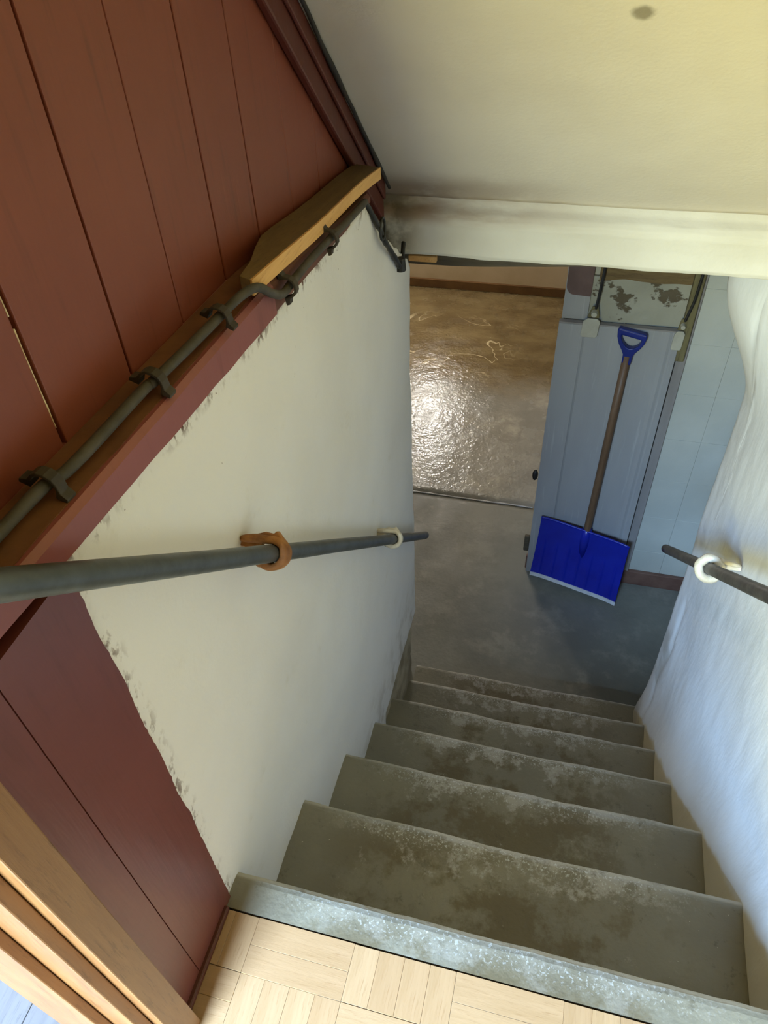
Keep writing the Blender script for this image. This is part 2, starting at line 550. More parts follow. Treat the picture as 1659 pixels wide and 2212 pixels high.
# parquet tiles of four slats, laid as a basket weave
fl = thing('floor_parquet', (.4, -.4, 0), 'light oak basket weave parquet at the head of the stairs', None, None, 'structure')
T = .161
SW = T / 4
bm = bmesh.new(); box(bm, -T/2+.00015, T/2-.00015, -SW/2+.00015, SW/2-.00015, -.012, 0)
s0x = add('slat', bm, 'parquet_x', fl, bevel=.0003, seg=1)
bm = bmesh.new(); box(bm, -SW/2+.00015, SW/2-.00015, -T/2+.00015, T/2-.00015, -.012, 0)
s0y = add('slat', bm, 'parquet_y', fl, bevel=.0003, seg=1)
bm = bmesh.new(); box(bm, -SW/2+.00015, SW/2-.00015, -.035+.0007, .035-.0007, -.012, 0)
s0s = add('slat', bm, 'parquet_y', fl, bevel=.0003, seg=1)
first = {}
def put_slat(src, x, y):
    z = random.uniform(-.0006, .0004)
    if src not in first:
        first[src] = 1
        o = src
    else:
        o = src.copy()
        COL.objects.link(o)
    o.location = (x, y, z)
def tile_row(ytop, ybot, par):
    for i in range(-1, 6):
        x0 = .063 + i * T
        if x0 > .92 or x0 + T < -.04:
            continue
        if (i + par) % 2 == 0:
            k = 0
            y = ytop
            while y - SW >= ybot - 1e-4:
                put_slat(s0x, x0 + T/2, y - SW/2)
                y -= SW
        else:
            src = s0s if ytop - ybot < .1 else s0y
            for k in range(4):
                put_slat(src, x0 + SW*(k+.5), (ytop+ybot)/2)
# first row is cut short by the nosing (rows run from the nosing backwards)
for s in (s0s,):
    s.data.transform(Matrix.Scale((SW*2 - .0014) / (.07 - .0014), 4, (0, 1, 0)))
tile_row(-.0625, -.0625 - 2*SW, 0)
yy = -.0625 - 2*SW
for r_ in range(4):
    tile_row(yy, yy - T, r_ + 1)
    yy -= T
# pale laminate of the room on the left
lam = thing('floor_laminate', (-.6, -.8, 0), 'pale grey laminate floor seen past the oak door frame', None, None, 'structure')
bm = bmesh.new(); box(bm, -.0645, .0645, -1.0, 1.0, -.012, 0)
lp = add('plank', bm, 'laminate', lam, bevel=.0008, seg=1)
for i in range(18):
    o = lp if i == 0 else lp.copy()
    if i: COL.objects.link(o)
    o.location = (-.165 - .13 * i, -1.2 - (.0 if i % 2 else .0), 0)

# oak frame: stepped profile, lit on the faces turned to the garden door
fr = thing('trim_oak_frame', (0, -.26, 0), 'oak door frame with stepped moulding at the head of the stairs', None, None, 'structure')
def upright_strip(name, pts, mat='oak'):
    return add(name, prism(pts, 0, 2.0, 'z'), mat, fr, bevel=.0015)
upright_strip('jamb_board', [(-.07, -.215), (.03, -.215), (.03, -.254), (-.07, -.254)])
upright_strip('stop_moulding', [(-.07, -.2545), (.012, -.2545), (.012, -.270), (-.07, -.270)])
upright_strip('outer_moulding', [(-.115, -.2705), (-.03, -.2705), (-.03, -.283), (-.115, -.283)])

# ------------------------------------------------------------------ staircase
st = thing('concrete_staircase', (.45, .76, FL), 'grey painted concrete staircase with worn treads going down', 'staircase')
def step_bm(k):
    y0 = -.06 if k == 0 else (k - 1) * D
    y1 = k * D
    z1 = -k * H
    z0 = -(k + 1) * H - (.02 if k < 6 else 0)
    prof = [(y0, z1), (y1 - .018, z1), (y1 - .010, z1 - .002), (y1 - .003, z1 - .007), (y1, z1 - .015), (y1 - .004, z1 - .05), (y1 - .004, z0), (y0, z0)]
    bm = bmesh.new()
    nx = 40
    x0, x1 = (-.045, .935)
    rows = []
    for i in range(nx + 1):
        x = x0 + (x1 - x0) * i / nx
        row = []
        for q, (y, z) in enumerate(prof):
            j = 0
            jz = 0
            if 1 <= q <= 4:
                j = (.004 if k else .001) * nz(x, k * 3.1, 0, 7) + .002 * nz(x, k, 2, 31)
                jz = .002 * nz(x, k, 5, 9) - (.012 if k else .003) * sstep(.2, .45, x) * sstep(.75, .5, x) * (.35 if q < 2 else .5)
            row.append(bm.verts.new((x, y + j, z + jz)))
        rows.append(row)
    m = len(prof)
    for i in range(nx):
        for q in range(m):
            bm.faces.new((rows[i][q], rows[i+1][q], rows[i+1][(q+1) % m], rows[i][(q+1) % m]))
    bm.faces.new(rows[0][::-1])
    bm.faces.new(rows[-1])
    return bm
for k in range(7):
    add('step', step_bm(k), 'step', st)

# ------------------------------------------------------------------ left wall: bare core, plaster skin
core = [(-.045, FL), (1.33, FL), (1.33, .44), (1.22, .49), (1.0, .70), (.95, .735), (-.045, .80)]
struct('wall_left_core', prism(core, -.30, -.035, 'x'), 'bare_stone', 'bare rubble core of the left stair wall')

def stone(u, v):
    y = .70 + .64 * u
    z = FL + (.95) * v
    return (-.016 + .010 * nz(0, y, z, 9) + .005 * nz(2, y, z, 26) - .02 * sstep(1.29, 1.34, y), y, z)
struct('wall_left_foot', slab(stone, 50, 60, (-.03, 0, 0)), 'bare_stone', 'bare crumbling stone at the foot of the left wall', smooth=True)

def wl(u, v):
    y = -.048 + 1.393 * u
    top = beam_low(y) + .004
    if y > .97:
        top = min(top, .738 - .80 * (y - .97) + .018 * nz(y, 0, 3, 26))
    bot = -1.06 + .10 * sstep(.80, .9, y) + (.022 * nz(y, 4, 0, 13) + .012 * nz(y, 9, 0, 41)) * (1 if y > .8 else 0)
    bot -= .0
    z = bot + (top - bot) * v
    if u == 0:
        y += .006 * nz(0, z, 7, 30) + .006 * abs(nz(0, z, 2, 75)) + .004 * nz(0, z, 7, 9)
    if u == 1:
        y += .008 * nz(0, z, 1, 6) + .002 * nz(0, z, 3, 40)
    x = .005 * nz(0, y, z, 3.1) + .0022 * nz(4, y, z, 11)
    # broken corner under the black cable
    x -= .014 * sstep(1.0, 1.12, y) * sstep(.52, .70, z) * (.6 + .8 * nz(2, y, z, 24))
    # rounded arris at the open end and at the lower edge
    x -= .02 * sstep(1.315, 1.35, y) ** 2
    if y > .86:
        x -= .02 * sstep(-.90, -.965, z)
    return (x, y, z)
struct('wall_left', slab(wl, 120, 150, (-.034, 0, 0)), 'plaster_left', 'cream plastered wall on the left of the stairs', smooth=True)

# red boards below the beam beside the plaster
pn = thing('wall_left_panel', (0, -.13, 0), 'dark red painted boards beside the oak door frame', None, None, 'structure')
def ragged_board(y0, y1, ragged):
    z1 = .80
    pts = []
    nn = 90
    for i in range(nn + 1):
        z = .001 + z1 * i / nn
        y = y1
        if ragged:
            y += .0035 * nz(1, z, 0, 12) + .004 * abs(nz(1, z, 5, 60)) - .004
        pts.append((y, z))
    poly = [(y0, z1 + .001)] + [(y0, .001)] + pts
    return prism(poly, -.034, .0045, 'x')
add('panel_board', ragged_board(-.158, -.040, True), 'red_panel', pn)
add('panel_board', boxes((-.034, .0042, -.2145, -.1584, .001, .80)), 'red_panel', pn, bevel=.001, seg=1)
# brown base strip between red boards and parquet
add('base_strip', boxes((-.034, .012, -.214, -.062, .0005, .014)), 'red_trim', pn, bevel=.003)

# sill beam on top of the wall
def beam_pt(y, which):
    f = (.006 if which == 0 else .002) + .0012 * nz(0, y, which, 9)
    lo = beam_low(y) + .0015 * nz(1, y, 0, 20)
    return [(-.30, y, lo), (f, y, lo), (f, y, ledge(y) - .006), (f - .006, y, ledge(y)), (-.30, y, ledge(y))]
def beam_len(ya, yb, which):
    bm = bmesh.new()
    rows = []
    for i in range(41):
        rows.append([bm.verts.new(p) for p in beam_pt(ya + (yb - ya) * i / 40, which)])
    for i in range(40):
        for q in range(5):
            bm.faces.new((rows[i][q], rows[i+1][q], rows[i+1][(q+1) % 5], rows[i][(q+1) % 5]))
    bm.faces.new(rows[0][::-1])
    bm.faces.new(rows[-1])
    return bm
beam = thing('trim_sill_beam', (-.1, .4, .8), 'red painted sill beam along the top of the plastered wall', None, None, 'structure')
add('painted_length', beam_len(-.2145, .485, 0), 'red_beam', beam)
add('shaded_length', beam_len(.4855, 1.0, 1), 'shaded_red_timber', beam)  # far length painted a darker brown to carry the shadow there
# dusty top of the beam
def dust(u, v):
    y = -.2145 + 1.2 * u
    return (PB + .001 + (.055 + .003 * nz(0, y, 0, 15)) * v, y, ledge(y) + .0012)
add('dust_layer', slab(dust, 40, 2, (0, 0, -.0008)), 'ledge_dust', beam)

# red board partition above
pt = thing('wall_upper_left', (PB, .5, .84), 'red brown board partition above the sill beam', None, None, 'structure')
gaps = [(-.215, .002), (-.062, .002), (.080, .0045), (.215, .0055), (.346, .0022), (.479, .0026), (.610, .0026), (.757, .002), (.895, .0014), (1.04, .0014), (1.30, .002)]
for i in range(len(gaps) - 1):
    y0 = gaps[i][0] + gaps[i][1] / 2
    y1 = gaps[i+1][0] - gaps[i+1][1] / 2
    def zb(y): return ledge(y) - .03 if y < 1.0 else .60
    poly = [(y0, zb(y0)), (y1, zb(y1)), (y1, soffit(y1) + .03), (y0, soffit(y0) + .03)]
    jx = random.uniform(-.0012, .0008)
    add('board', prism(poly, PB - .022 + jx, PB + jx, 'x'), 'red_board', pt, bevel=.0016, seg=2)
add('backing', boxes((PB - .06, PB - .045, -.2, 1.3, .72, 1.98)), 'dark_timber', pt)
# pale strip painted for light leaking through the split between two boards
pts = []
for i in range(26):
    z = .86 + .30 * i / 25
    pts.append((PB - .003, .0795 + .0016 * nz(0, z, 1, 30), z))
bm = bmesh.new()
for a in range(0, 25, 5):
    tube(pts[a:a + (5 if a in (5, 15) else 6)], [.0006 + .0014 * abs(nz(3, z[2], 0, 40)) for z in pts[a:a + (5 if a in (5, 15) else 6)]], 6, bm=bm)
tag(add('light_leak_strip', bm, 'leak_pale', pt), 'pale strip standing for light leaking between two boards')

# red trim along the sloping ceiling and a dark cord in the joint
def strip_slope(off0, off1, x0, x1, y0, y1):
    return prism([(y0, soffit(y0) - off0), (y1, soffit(y1) - off0), (y1, soffit(y1) - off1), (y0, soffit(y0) - off1)], x0, x1, 'x')
tr = thing('trim_ceiling_batten', (PB, .8, 1.1), 'dark red batten where boards meet the sloping ceiling', None, None, 'structure')
add('batten', strip_slope(.004, .088, PB + .001, PB + .016, -.2, 1.27), 'red_trim', tr, bevel=.004)
add('cover_strip', strip_slope(.002, .040, PB + .0165, PB + .024, -.2, 1.26), 'red_trim', tr, bevel=.003)
pts = [(PB + .030 + .002 * nz(0, y, 0, 9), y, soffit(y) - .007 + .003 * nz(2, y, 0, 14)) for y in [(-.2 + 1.47 * i / 60) for i in range(61)]]
add('joint_cord', tube(pts, [.0035 + .0035 * abs(nz(0, p[1], 3, 8)) for p in pts], 8), 'dark_line', tr, smooth=True)

# ------------------------------------------------------------------ sloping ceiling and lintel
def sof(u, v):
    x = -.10 + 1.18 * u
    y = -.32 + 1.66 * v
    z = soffit(y) + .004 * nz(x, y, 0, 3) + .0015 * nz(x, y, 5, 13)
    if y > 1.20:
        z += .010 * sstep(1.20, 1.33, y)
    return (x, y, z)
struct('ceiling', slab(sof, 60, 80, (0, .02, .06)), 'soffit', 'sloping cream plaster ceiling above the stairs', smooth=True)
def lint(u, v):
    x = -.30 + 1.36 * u
    prof = [(1.345, .672), (1.338, .650), (1.333, .630), (1.322, .612), (1.306, .600), (1.298, .588), (1.297, .575), (1.300, .560), (1.303, .54), (1.304, .515), (1.304, .503), (1.309, .494), (1.322, .490), (1.42, .492)]
    t = v * (len(prof) - 1)
    i = min(int(t), len(prof) - 2)
    f = t - i
    y = prof[i][0] * (1 - f) + prof[i+1][0] * f
    z = prof[i][1] * (1 - f) + prof[i+1][1] * f
    amp = .35 + .65 * sstep(.62, .55, z)
    y += (.004 * nz(x, z, 0, 7) + .0022 * nz(x, z, 3, 22)) * amp
    if z < .5:
        z += .003 * nz(x, 0, 0, 8) + .0015 * nz(x, 3, 0, 25)
    if .53 < z < .60:
        z += .005 * nz(x, 0, 6, 12)
    return (x, y, z)
struct('wall_lintel', slab(lint, 150, 52, (0, .03, .02)), 'lintel', 'cream plastered lintel below the sloping ceiling', smooth=True)
struct('wall_above_lintel', boxes((OX0, OX1, 1.38, 1.50, .50, OZ1)), 'basement_wall', 'wall above the lintel')
tb = thing('trim_timber_lintel', (.4, 1.5, .4), 'dark timber beam behind the plastered lintel', None, None, 'structure')
bm = bmesh.new()
def tl(u, v):
    x = -.6 + 1.9 * u
    return (x, 1.455 + .004 * nz(x, v, 0, 8), .401 + .030 * sstep(.0, .6, x) + (.5 - .401) * v + .003 * nz(x, 0, 2, 6) * (1 - v))
add('beam', slab(tl, 60, 2, (0, .12, 0)), 'dark_timber', tb)
tag(add('pale_shim', boxes((-.02, .055, 1.398, 1.412, .433, .450)), 'new_wood', tb, bevel=.003), 'short pale softwood strip')

# ------------------------------------------------------------------ right wall
def wr(u, v):
    y = -.24 + 1.76 * u
    zb = max(FL, -y - .42) if y < 1.3 else FL
    zt = soffit(min(y, 1.30)) + .02 if y < 1.33 else .50
    z = zb + (zt - zb) * v
    x = .905
    x += .012 * nz(0, y, z, 1.7) + .0032 * nz(3, y, z, 4.3) + .0010 * nz(7, y * 2, z, 10) + .0012 * nz(5, y, z, 24)
    x -= .135 * sstep(.06, .43, z) * sstep(1.15, 1.5, y)
    x += .02 * sstep(-.3, -.75, z) * sstep(.9, 1.3, y)
    x -= .018 * sstep(.16, -.05, y + z)
    x += .018 * sstep(1.46, 1.53, y) ** 2
    # shallow groove where the plaster has come away near the foot
    gy = 1.36 + .05 * nz(0, z, 0, 4)
    if z < -.62:
        x += .006 * math.exp(-((y - gy) / .016) ** 2) * sstep(-.62, -.72, z)
    yy = y
    if u > .999:
        yy += .022 * nz(0, z, 4, 4.5) + .006 * nz(0, z, 8, 17)
    return (x, yy, z)
struct('wall_right', slab(wr, 110, 150, (.16, 0, 0)), 'plaster_right', 'white lime plastered wall on the right of the stairs', smooth=True)
struct('wall_right_back', boxes((1.03, 1.10, -.25, 1.50, FL, OZ1)), 'basement_wall', 'masonry behind the right stair wall')

# ------------------------------------------------------------------ basement floor
def floor_front(u, v):
    x = OX0 + (OX1 - OX0) * u
    y = 1.0 + 1.9478 * v
    return (x, y, FL + (.0015 * nz(x, y, 0, 5) if 0 < v < 1 else 0))
struct('floor', slab(floor_front, 60, 40, (0, 0, -.1)), 'floor_front', 'dark grey concrete floor at the foot of the stairs', smooth=True)
def floor_back(u, v):
    x = OX0 + (OX1 - OX0) * u
    y = 2.948 + 2.72 * v
    return (x, y, FL + .001 + (.0015 * nz(x, y, 0, 4) if v > 0 else 0))
struct('floor_back', slab(floor_back, 60, 40, (0, 0, -.1)), 'floor_back', 'glossy light concrete floor of the basement room', smooth=True)
pts = [(-1.2 + 1.55 * i / 60, 2.944 + .004 * nz(i * .07, 0, 0, 3), FL + .0045) for i in range(61)]
bm = tube(pts, [.003 + .004 * abs(nz(p[0], 2, 0, 9)) for p in pts], 6)
struct('trim_floor_joint', bm, 'strip', 'pale chipped joint across the basement floor')
struct('baseboard_far', boxes((OX0, OX1, 5.635, 5.66, FL + .003, FL + .075)), 'dark_base', 'brown skirting along the far basement wall')

# ------------------------------------------------------------------ door wall in the basement
dw = thing('wall_back', (1.0, 2.5, FL), 'white painted block wall beside the sliding door', None, None, 'structure')
add('masonry', boxes((.375, OX1, 2.478, 2.94, FL, .46)), 'basement_wall', dw)
zc = FL + .003
row = 0
while zc < .44:
    zt = min(zc + .243, .45)
    xs = [.90, 1.058, 1.32, 1.695]
    for i in range(len(xs) - 1):
        bm = boxes((xs[i] + .0003, xs[i+1] - .0003, 2.470, 2.4775, zc + .0002, zt - .0002))
        o = add('block', bm, 'block', dw, bevel=.0008, seg=1)
        o.location.y += random.uniform(-.0005, .0005)
    zc = zt
    row += 1
# strip beside the door, painted in for its shadow; peeling header above
add('upright_strip', boxes((.858, .8985, 2.452, 2.4775, FL, .45)), 'taupe', dw, bevel=.003)
def header(u, v):
    x = .377 + .48 * u
    z = -.275 + .20 * v
    return (x, 2.462 + .004 * nz(x, z, 0, 9) + .002 * nz(x, z, 3, 30), z)
tag(add('header_board', slab(header, 40, 20, (0, .0145, 0)), 'peel', dw, smooth=True), 'header board with peeling white paint')
def hb(u, v):
    x = .50 + .37 * u
    z = -.078 + .09 * v + (.016 * nz(x, 0, 0, 9) if v == 0 else 0)
    return (x, 2.448 + .006 * nz(x, z, 0, 14), z)
add('header_timber', slab(hb, 30, 6, (0, .029, 0)), 'brown_timber', dw)
add('header_panel', boxes((.376, .478, 2.452, 2.461, -.262, .44)), 'door', dw, bevel=.002)
# rounded mauve patch on the panel
pp = []
for i in range(13):
    a = math.pi + math.pi / 2 * i / 12
    pp.append((.412 + .034 * math.cos(a), -.115 + .040 * math.sin(a)))
pp += [(.4775, -.158), (.4775, .2), (.378, .2)]
tag(add('paint_patch', prism(pp, 2.4505, 2.4525, 'y'), 'mauve', dw), 'mauve brown painted patch with rounded corner')
add('frame_timber', boxes((.845, .885, 2.425, 2.4515, -.40, .2)), 'dark_frame', dw, bevel=.004)
bd = struct('baseboard_back', boxes((.36, 1.69, 2.448, 2.4695, FL + .003, FL + .10)), 'base_brown', 'red brown skirting below the white block wall', bevel=.004)

# sliding door
dr = thing('door_1', (.61, 2.42, FL), 'light grey sliding door with strap hangers leaning shovel in front', None, None, 'structure')
dr['label'] = 'light grey painted sliding door behind the blue shovel'
prof = [(.368, 2.4465), (.368, 2.418), (.470, 2.418), (.474, 2.421), (.480, 2.4235), (.790, 2.4235), (.800, 2.420), (.806, 2.418), (.818, 2.421), (.826, 2.418), (.850, 2.420), (.850, 2.4465)]
add('leaf', prism(prof, FL + .012, -.268, 'z'), 'door', dr, bevel=.0015, seg=1)
add('top_edge', boxes((.368, .850, 2.421, 2.4465, -.2678, -.262)), 'taupe', dr)
def hanger(xc, zc_, rodx, k=1.0):
    pl = [(-.032, -.055), (.024, -.055), (.030, -.045), (.033, .018), (.020, .030), (-.018, .030), (-.034, .016), (-.038, -.045)]
    h_ = add('hanger_strap', prism([(xc + a * k, zc_ + b) for a, b in pl], 2.408, 2.4175, 'y'), 'hinge_white', dr, bevel=.003)
    bm = bmesh.new()
    bmesh.ops.create_cone(bm, cap_ends=True, segments=18, radius1=.0135 * k ** .5, radius2=.011 * k ** .5, depth=.02,
                          matrix=Matrix.Translation((xc + .004, 2.410, zc_ + .052)) @ Matrix.Rotation(math.radians(90), 4, 'X'))
    add('bolt_head', bm, 'hinge_white', h_, smooth=False)
    add('hanger_plate', prism([(xc - .020 * k, zc_ + .0305), (xc + .026 * k, zc_ + .0305), (xc + .016, zc_ + .078), (xc - .006, zc_ + .078)], 2.4195, 2.425, 'y'), 'dark_frame', h_)
    add('hanger_rod', tube([(xc + .008, 2.420, zc_ + .07), (rodx, 2.416, zc_ + .16), (rodx + .006, 2.414, zc_ + .30)], .0058, 8), 'black', h_)
hanger(.497, -.262, .510)
hanger(.842, -.285, .864, .6)
# knob on the leading edge and a dark block near the foot
bm = bmesh.new()
bmesh.ops.create_uvsphere(bm, u_segments=16, v_segments=10, radius=.026)
bmesh.ops.transform(bm, matrix=Matrix.Translation((.352, 2.432, -1.105)) @ Matrix.Diagonal((.55, .55, 1.25, 1)), verts=bm.verts)
add('knob', bm, 'black', dr, smooth=True)
add('foot_block', boxes((.340, .3675, 2.424, 2.445, -1.64, -1.53)), 'dark_timber', dr, bevel=.006)

# ------------------------------------------------------------------ snow shovel
sh = thing('snow_shovel', (.615, 2.37, FL), 'blue snow shovel with wooden shaft leaning on the grey sliding door', 'shovel')
V = (Vector((.664, 2.402, -.265)) - Vector((.638, 2.365, -1.785))).normalized()
U = Vector((.46, -.066, -.066))
U.normalize()
W_ = U.cross(V).normalized()            # towards the viewer
if W_.y > 0: W_ = -W_
O = Vector((.628, 2.358, -1.744))
def sp(a, b, c=0.0):
    return O + U * a + V * b + W_ * c
BW, BH = .232, .372
ribs = [-.19, -.125, -.06, .0, .06, .125, .19]
def blade(u, v):
    a = (-1 + 2 * u) * (BW - .006 * v)
    b = BH * v
    c = .044 * (1 - v) ** 1.7 - .020 * math.sin(math.pi * v) - .022 * sstep(.8, 1, abs(-1 + 2*u)) * 0
    c += .010 * (abs(-1 + 2 * u) ** 6)
    r_ = 0
    for q in ribs:
        r_ += math.exp(-((a - q) / .006) ** 2)
    c += .0055 * r_ * sstep(.02, .08, v) * sstep(.62, .48, v)
    return sp(a, b, c)
add('blade', slab(blade, 110, 36, W_ * -.005), 'blue', sh, smooth=True)
def strip(u, v):
    a = (-1 + 2 * u) * (BW + .001)
    p = Vector(blade(u, 0.0))
    return p + V * (-.014 + .022 * v) + W_ * (.0035 - .002 * v)
add('wear_strip', slab(strip, 20, 2, W_ * -.007), 'strip', sh)
rim = [Vector(blade(i / 30, 1.0)) for i in range(31)]
add('blade_rim', tube(rim, .006, 8), 'blue', sh, smooth=True)
shaft = [sp(.007, .20, -.032), sp(.007, .40, -.010), sp(.007, .62, -.008), sp(.007, 1.0, -.008), sp(.007, 1.37, -.008)]
add('shaft', tube(shaft, .0175, 16), 'shaft_wood', sh, smooth=True)
sock = [sp(.007, .16, -.026), sp(.007, .30, -.022), sp(.007, .375, -.013)]
add('socket', tube(sock, [.020, .026, .022], 14), 'blue', sh, smooth=True)
# D grip
GT = 1.484
outer = [(-.056, 0), (.056, 0), (.060, -.012), (.055, -.040), (.042, -.068), (.026, -.092), (.020, -.110), (.019, -.150), (-.019, -.150), (-.020, -.110), (-.030, -.092), (-.046, -.068), (-.057, -.040), (-.060, -.012)]
inner = [(-.040, -.028), (.040, -.028), (.0405, -.034), (.036, -.048), (.026, -.063), (.013, -.073), (.006, -.0755), (.002, -.076), (-.002, -.076), (-.006, -.0755), (-.013, -.073), (-.026, -.063), (-.036, -.048), (-.0405, -.034)]
bm = bmesh.new()
L4 = []
for c in (.006, -.022):
    L4.append([bm.verts.new(sp(a + .009, GT + b, c)) for a, b in outer])
    L4.append([bm.verts.new(sp(a + .009, GT + b, c)) for a, b in inner])
k = len(outer)
for i in range(k):
    j = (i + 1) % k
    bm.faces.new((L4[0][i], L4[0][j], L4[1][j], L4[1][i]))
    bm.faces.new((L4[2][i], L4[3][i], L4[3][j], L4[2][j]))
    bm.faces.new((L4[0][i], L4[2][i], L4[2][j], L4[0][j]))
    bm.faces.new((L4[1][i], L4[1][j], L4[3][j], L4[3][i]))
add('handle_grip', bm, 'grip_blue', sh, bevel=.005, seg=3)

# ------------------------------------------------------------------ hand rails
def c_bracket(parent, P, dirv, wall_x, sign, mat, rad, wid, rough_seed, tail):
    """forged hook: comes out of the wall, passes over the pipe and closes under it"""
    dv = Vector(dirv).normalized()
    ex = Vector((1, 0, 0)) * sign            # from wall to the stair
    en = ex.cross(dv)
    if en.z < 0: en = -en
    R = rad
    pts = []
    dist = abs(P[0] - wall_x)
    pts.append(Vector(P) - ex * (dist + .008) + en * (R * .7))
    pts.append(Vector(P) - ex * (dist * .5) + en * (R * .95))
    for i in range(13):
        a = math.radians(115 - 24 * i)
        pts.append(Vector(P) + ex * math.cos(a) * R + en * math.sin(a) * R)
    pts.append(Vector(P) - ex * R * .95 - en * R * 1.25 + dv * .004 * tail)
    bm = bmesh.new()
    rings = []
    k = len(pts)
    for i, p in enumerate(pts):
        a = pts[max(0, i-1)]; b = pts[min(k-1, i+1)]
        Tn = (b - a).normalized()
        Nn = Tn.cross(dv).normalized()
        hw = wid * (1.55 if i == 0 else 1.4 if i == 1 else 1.2 if i == 2 else 1) * (1 + .22 * nz(i * .7, rough_seed, 0, 1.3))
        th = .0066 * (1 + .3 * nz(i * .5, rough_seed, 4, 1.7))
        ring = []
        for su, sv in ((1, .5), (.75, 1), (-.75, 1), (-1, .5), (-1, -.5), (-.75, -1), (.75, -1), (1, -.5)):
            ring.append(bm.verts.new(p + dv * hw * su + Nn * th * sv))
        rings.append(ring)
    for i in range(k - 1):
        for s in range(8):
            bm.faces.new((rings[i][s], rings[i][(s+1) % 8], rings[i+1][(s+1) % 8], rings[i+1][s]))
    bm.faces.new(rings[0][::-1]); bm.faces.new(rings[-1])
    o = add('wall_hook', bm, mat, parent)
    # web between the ring and the wall
    P = Vector(P)
    wb_ = [(-dist - .006, R * .2), (-dist - .006, R * .75), (-R * .75, R * 1.45), (-R * .1, R * 1.38), (R * .15, R * 1.65), (R * .7, R * 1.1), (R * .45, R * .92), (-R * .35, R * .98), (-R * .95, R * .4), (-R * 1.05, R * .1)]
    bw = bmesh.new()
    A = [bw.verts.new(P + ex * a + en * b - dv * .006) for a, b in wb_]
    B = [bw.verts.new(P + ex * a + en * b + dv * .006) for a, b in wb_]
    bw.faces.new(A); bw.faces.new(B[::-1])
    for i in range(len(wb_)):
        j = (i + 1) % len(wb_)
        bw.faces.new((A[i], A[j], B[j], B[i]))
    add('hook_web', bw, mat, parent, bevel=.0015)
    sb = o.modifiers.new('sub', 'SUBSURF'); sb.levels = 1; sb.render_levels = 2
    for p in o.data.polygons: p.use_smooth = True
    return o

def rail_point(y, x=.045):
    return Vector((x, y, .8965 - .9517 * (y + .1385)))
hr = thing('handrail', (.045, .48, rail_point(.48).z), 'long grey steel pipe handrail on the cream plastered wall', 'handrail')
pts = [rail_point(-.205 + 1.496 * i / 24) + Vector((0, 0, .0012 * nz(i * .3, 0, 0))) for i in range(25)]
add('pipe', tube(pts, .0131, 20), 'steel', hr, smooth=True)
bm = bmesh.new()
q = rail_point(1.291)
rd = (rail_point(1) - rail_point(0)).normalized()
bmesh.ops.create_uvsphere(bm, u_segments=14, v_segments=8, radius=.0127, matrix=Matrix.Translation(q))
add('pipe_end', bm, 'steel_dark', hr, smooth=True)
o = c_bracket(hr, rail_point(.259), rd, 0, 1, 'rust', .0200, .0135, 3, 1)
tag(o, 'rusty orange forged wall hook')
o = c_bracket(hr, rail_point(.900), rd, 0, 1, 'white_iron', .0200, .0125, 8, 2)
tag(o, 'white painted forged wall hook')

RX = .832
def rail_r(y):
    return Vector((RX, y, -.552 + (.225 + .552) * (1.482 - y) / (1.482 - .603)))
h2 = thing('handrail', (RX, 1.0, rail_r(1.0).z), 'short dirty steel handrail on the white wall at the right', 'handrail')
pts = [rail_r(.30 + 1.18 * i / 20) for i in range(21)]
add('pipe', tube(pts, .0148, 18), 'steel_dark', h2, smooth=True)
bm = bmesh.new()
bmesh.ops.create_uvsphere(bm, u_segments=14, v_segments=8, radius=.0142, matrix=Matrix.Translation(rail_r(1.48)))
add('pipe_end', bm, 'steel_dark', h2, smooth=True)
rd2 = (rail_r(1) - rail_r(0)).normalized()
o = c_bracket(h2, rail_r(.985), rd2, .90, -1, 'white_iron', .0225, .014, 5, 1)
tag(o, 'thickly white painted wall hook')
bm = bmesh.new()
ring = []
ex = Vector((1, 0, 0)); en = ex.cross(rd2)
pp = [rail_r(.975) + (ex * math.cos(2*math.pi*i/24) + en * math.sin(2*math.pi*i/24)) * (.0255 + .004 * nz(i * .5, 0, 0)) for i in range(24)]
add('paint_collar', tube(pp, .0115, 8, closed=True), 'white_iron', h2, smooth=True)

# ------------------------------------------------------------------ cable with clips along the ledge
cb = thing('clipped_cable', (-.02, .3, .85), 'dusty grey cable held by clips along the red sill beam', 'cable')
path = [(-.030, -.21, .864), (-.029, -.12, .861), (-.028, -.058, .859), (-.026, 0, .858), (-.018, .035, .856), (-.016, .165, .852), (-.013, .19, .851),
        (-.008, .30, .846), (-.002, .348, .848), (.008, .385, .853), (.014, .42, .846), (.016, .455, .820), (.016, .49, .802), (.015, .53, .799), (.013, .62, .793), (.013, .72, .784), (.012, .82, .772), (.006, .93, .757), (.0, .97, .748)]
path = smoothpath(path, 6)
add('sheath', tube(path, [.0062 + .0007 * nz(i * .21, 0, 0) for i in range(len(path))], 12), 'cable', cb, smooth=True)
blk = [(.0, .965, .750), (.004, .985, .728), (.010, 1.01, .690), (.010, 1.035, .668), (.013, 1.05, .640), (.010, 1.10, .600), (.010, 1.17, .536), (.006, 1.20, .513), (.004, 1.235, .515), (.0, 1.27, .540)]
blk = smoothpath(blk, 5)
tag(add('bare_cable', tube(blk, [.0052 + .0035 * abs(nz(i * .3, 0, 2)) for i in range(len(blk))], 10), 'black', cb, smooth=True), 'black cable end hanging down to the lintel')
loop = [Vector((.016, 1.03, .672)) + Vector((0, .018 * math.cos(t), .022 * math.sin(t))) for t in [2*math.pi*i/16 for i in range(16)]]
add('cable_loop', tube(loop, .0028, 6, closed=True), 'black', cb, smooth=True)
bm = bmesh.new()
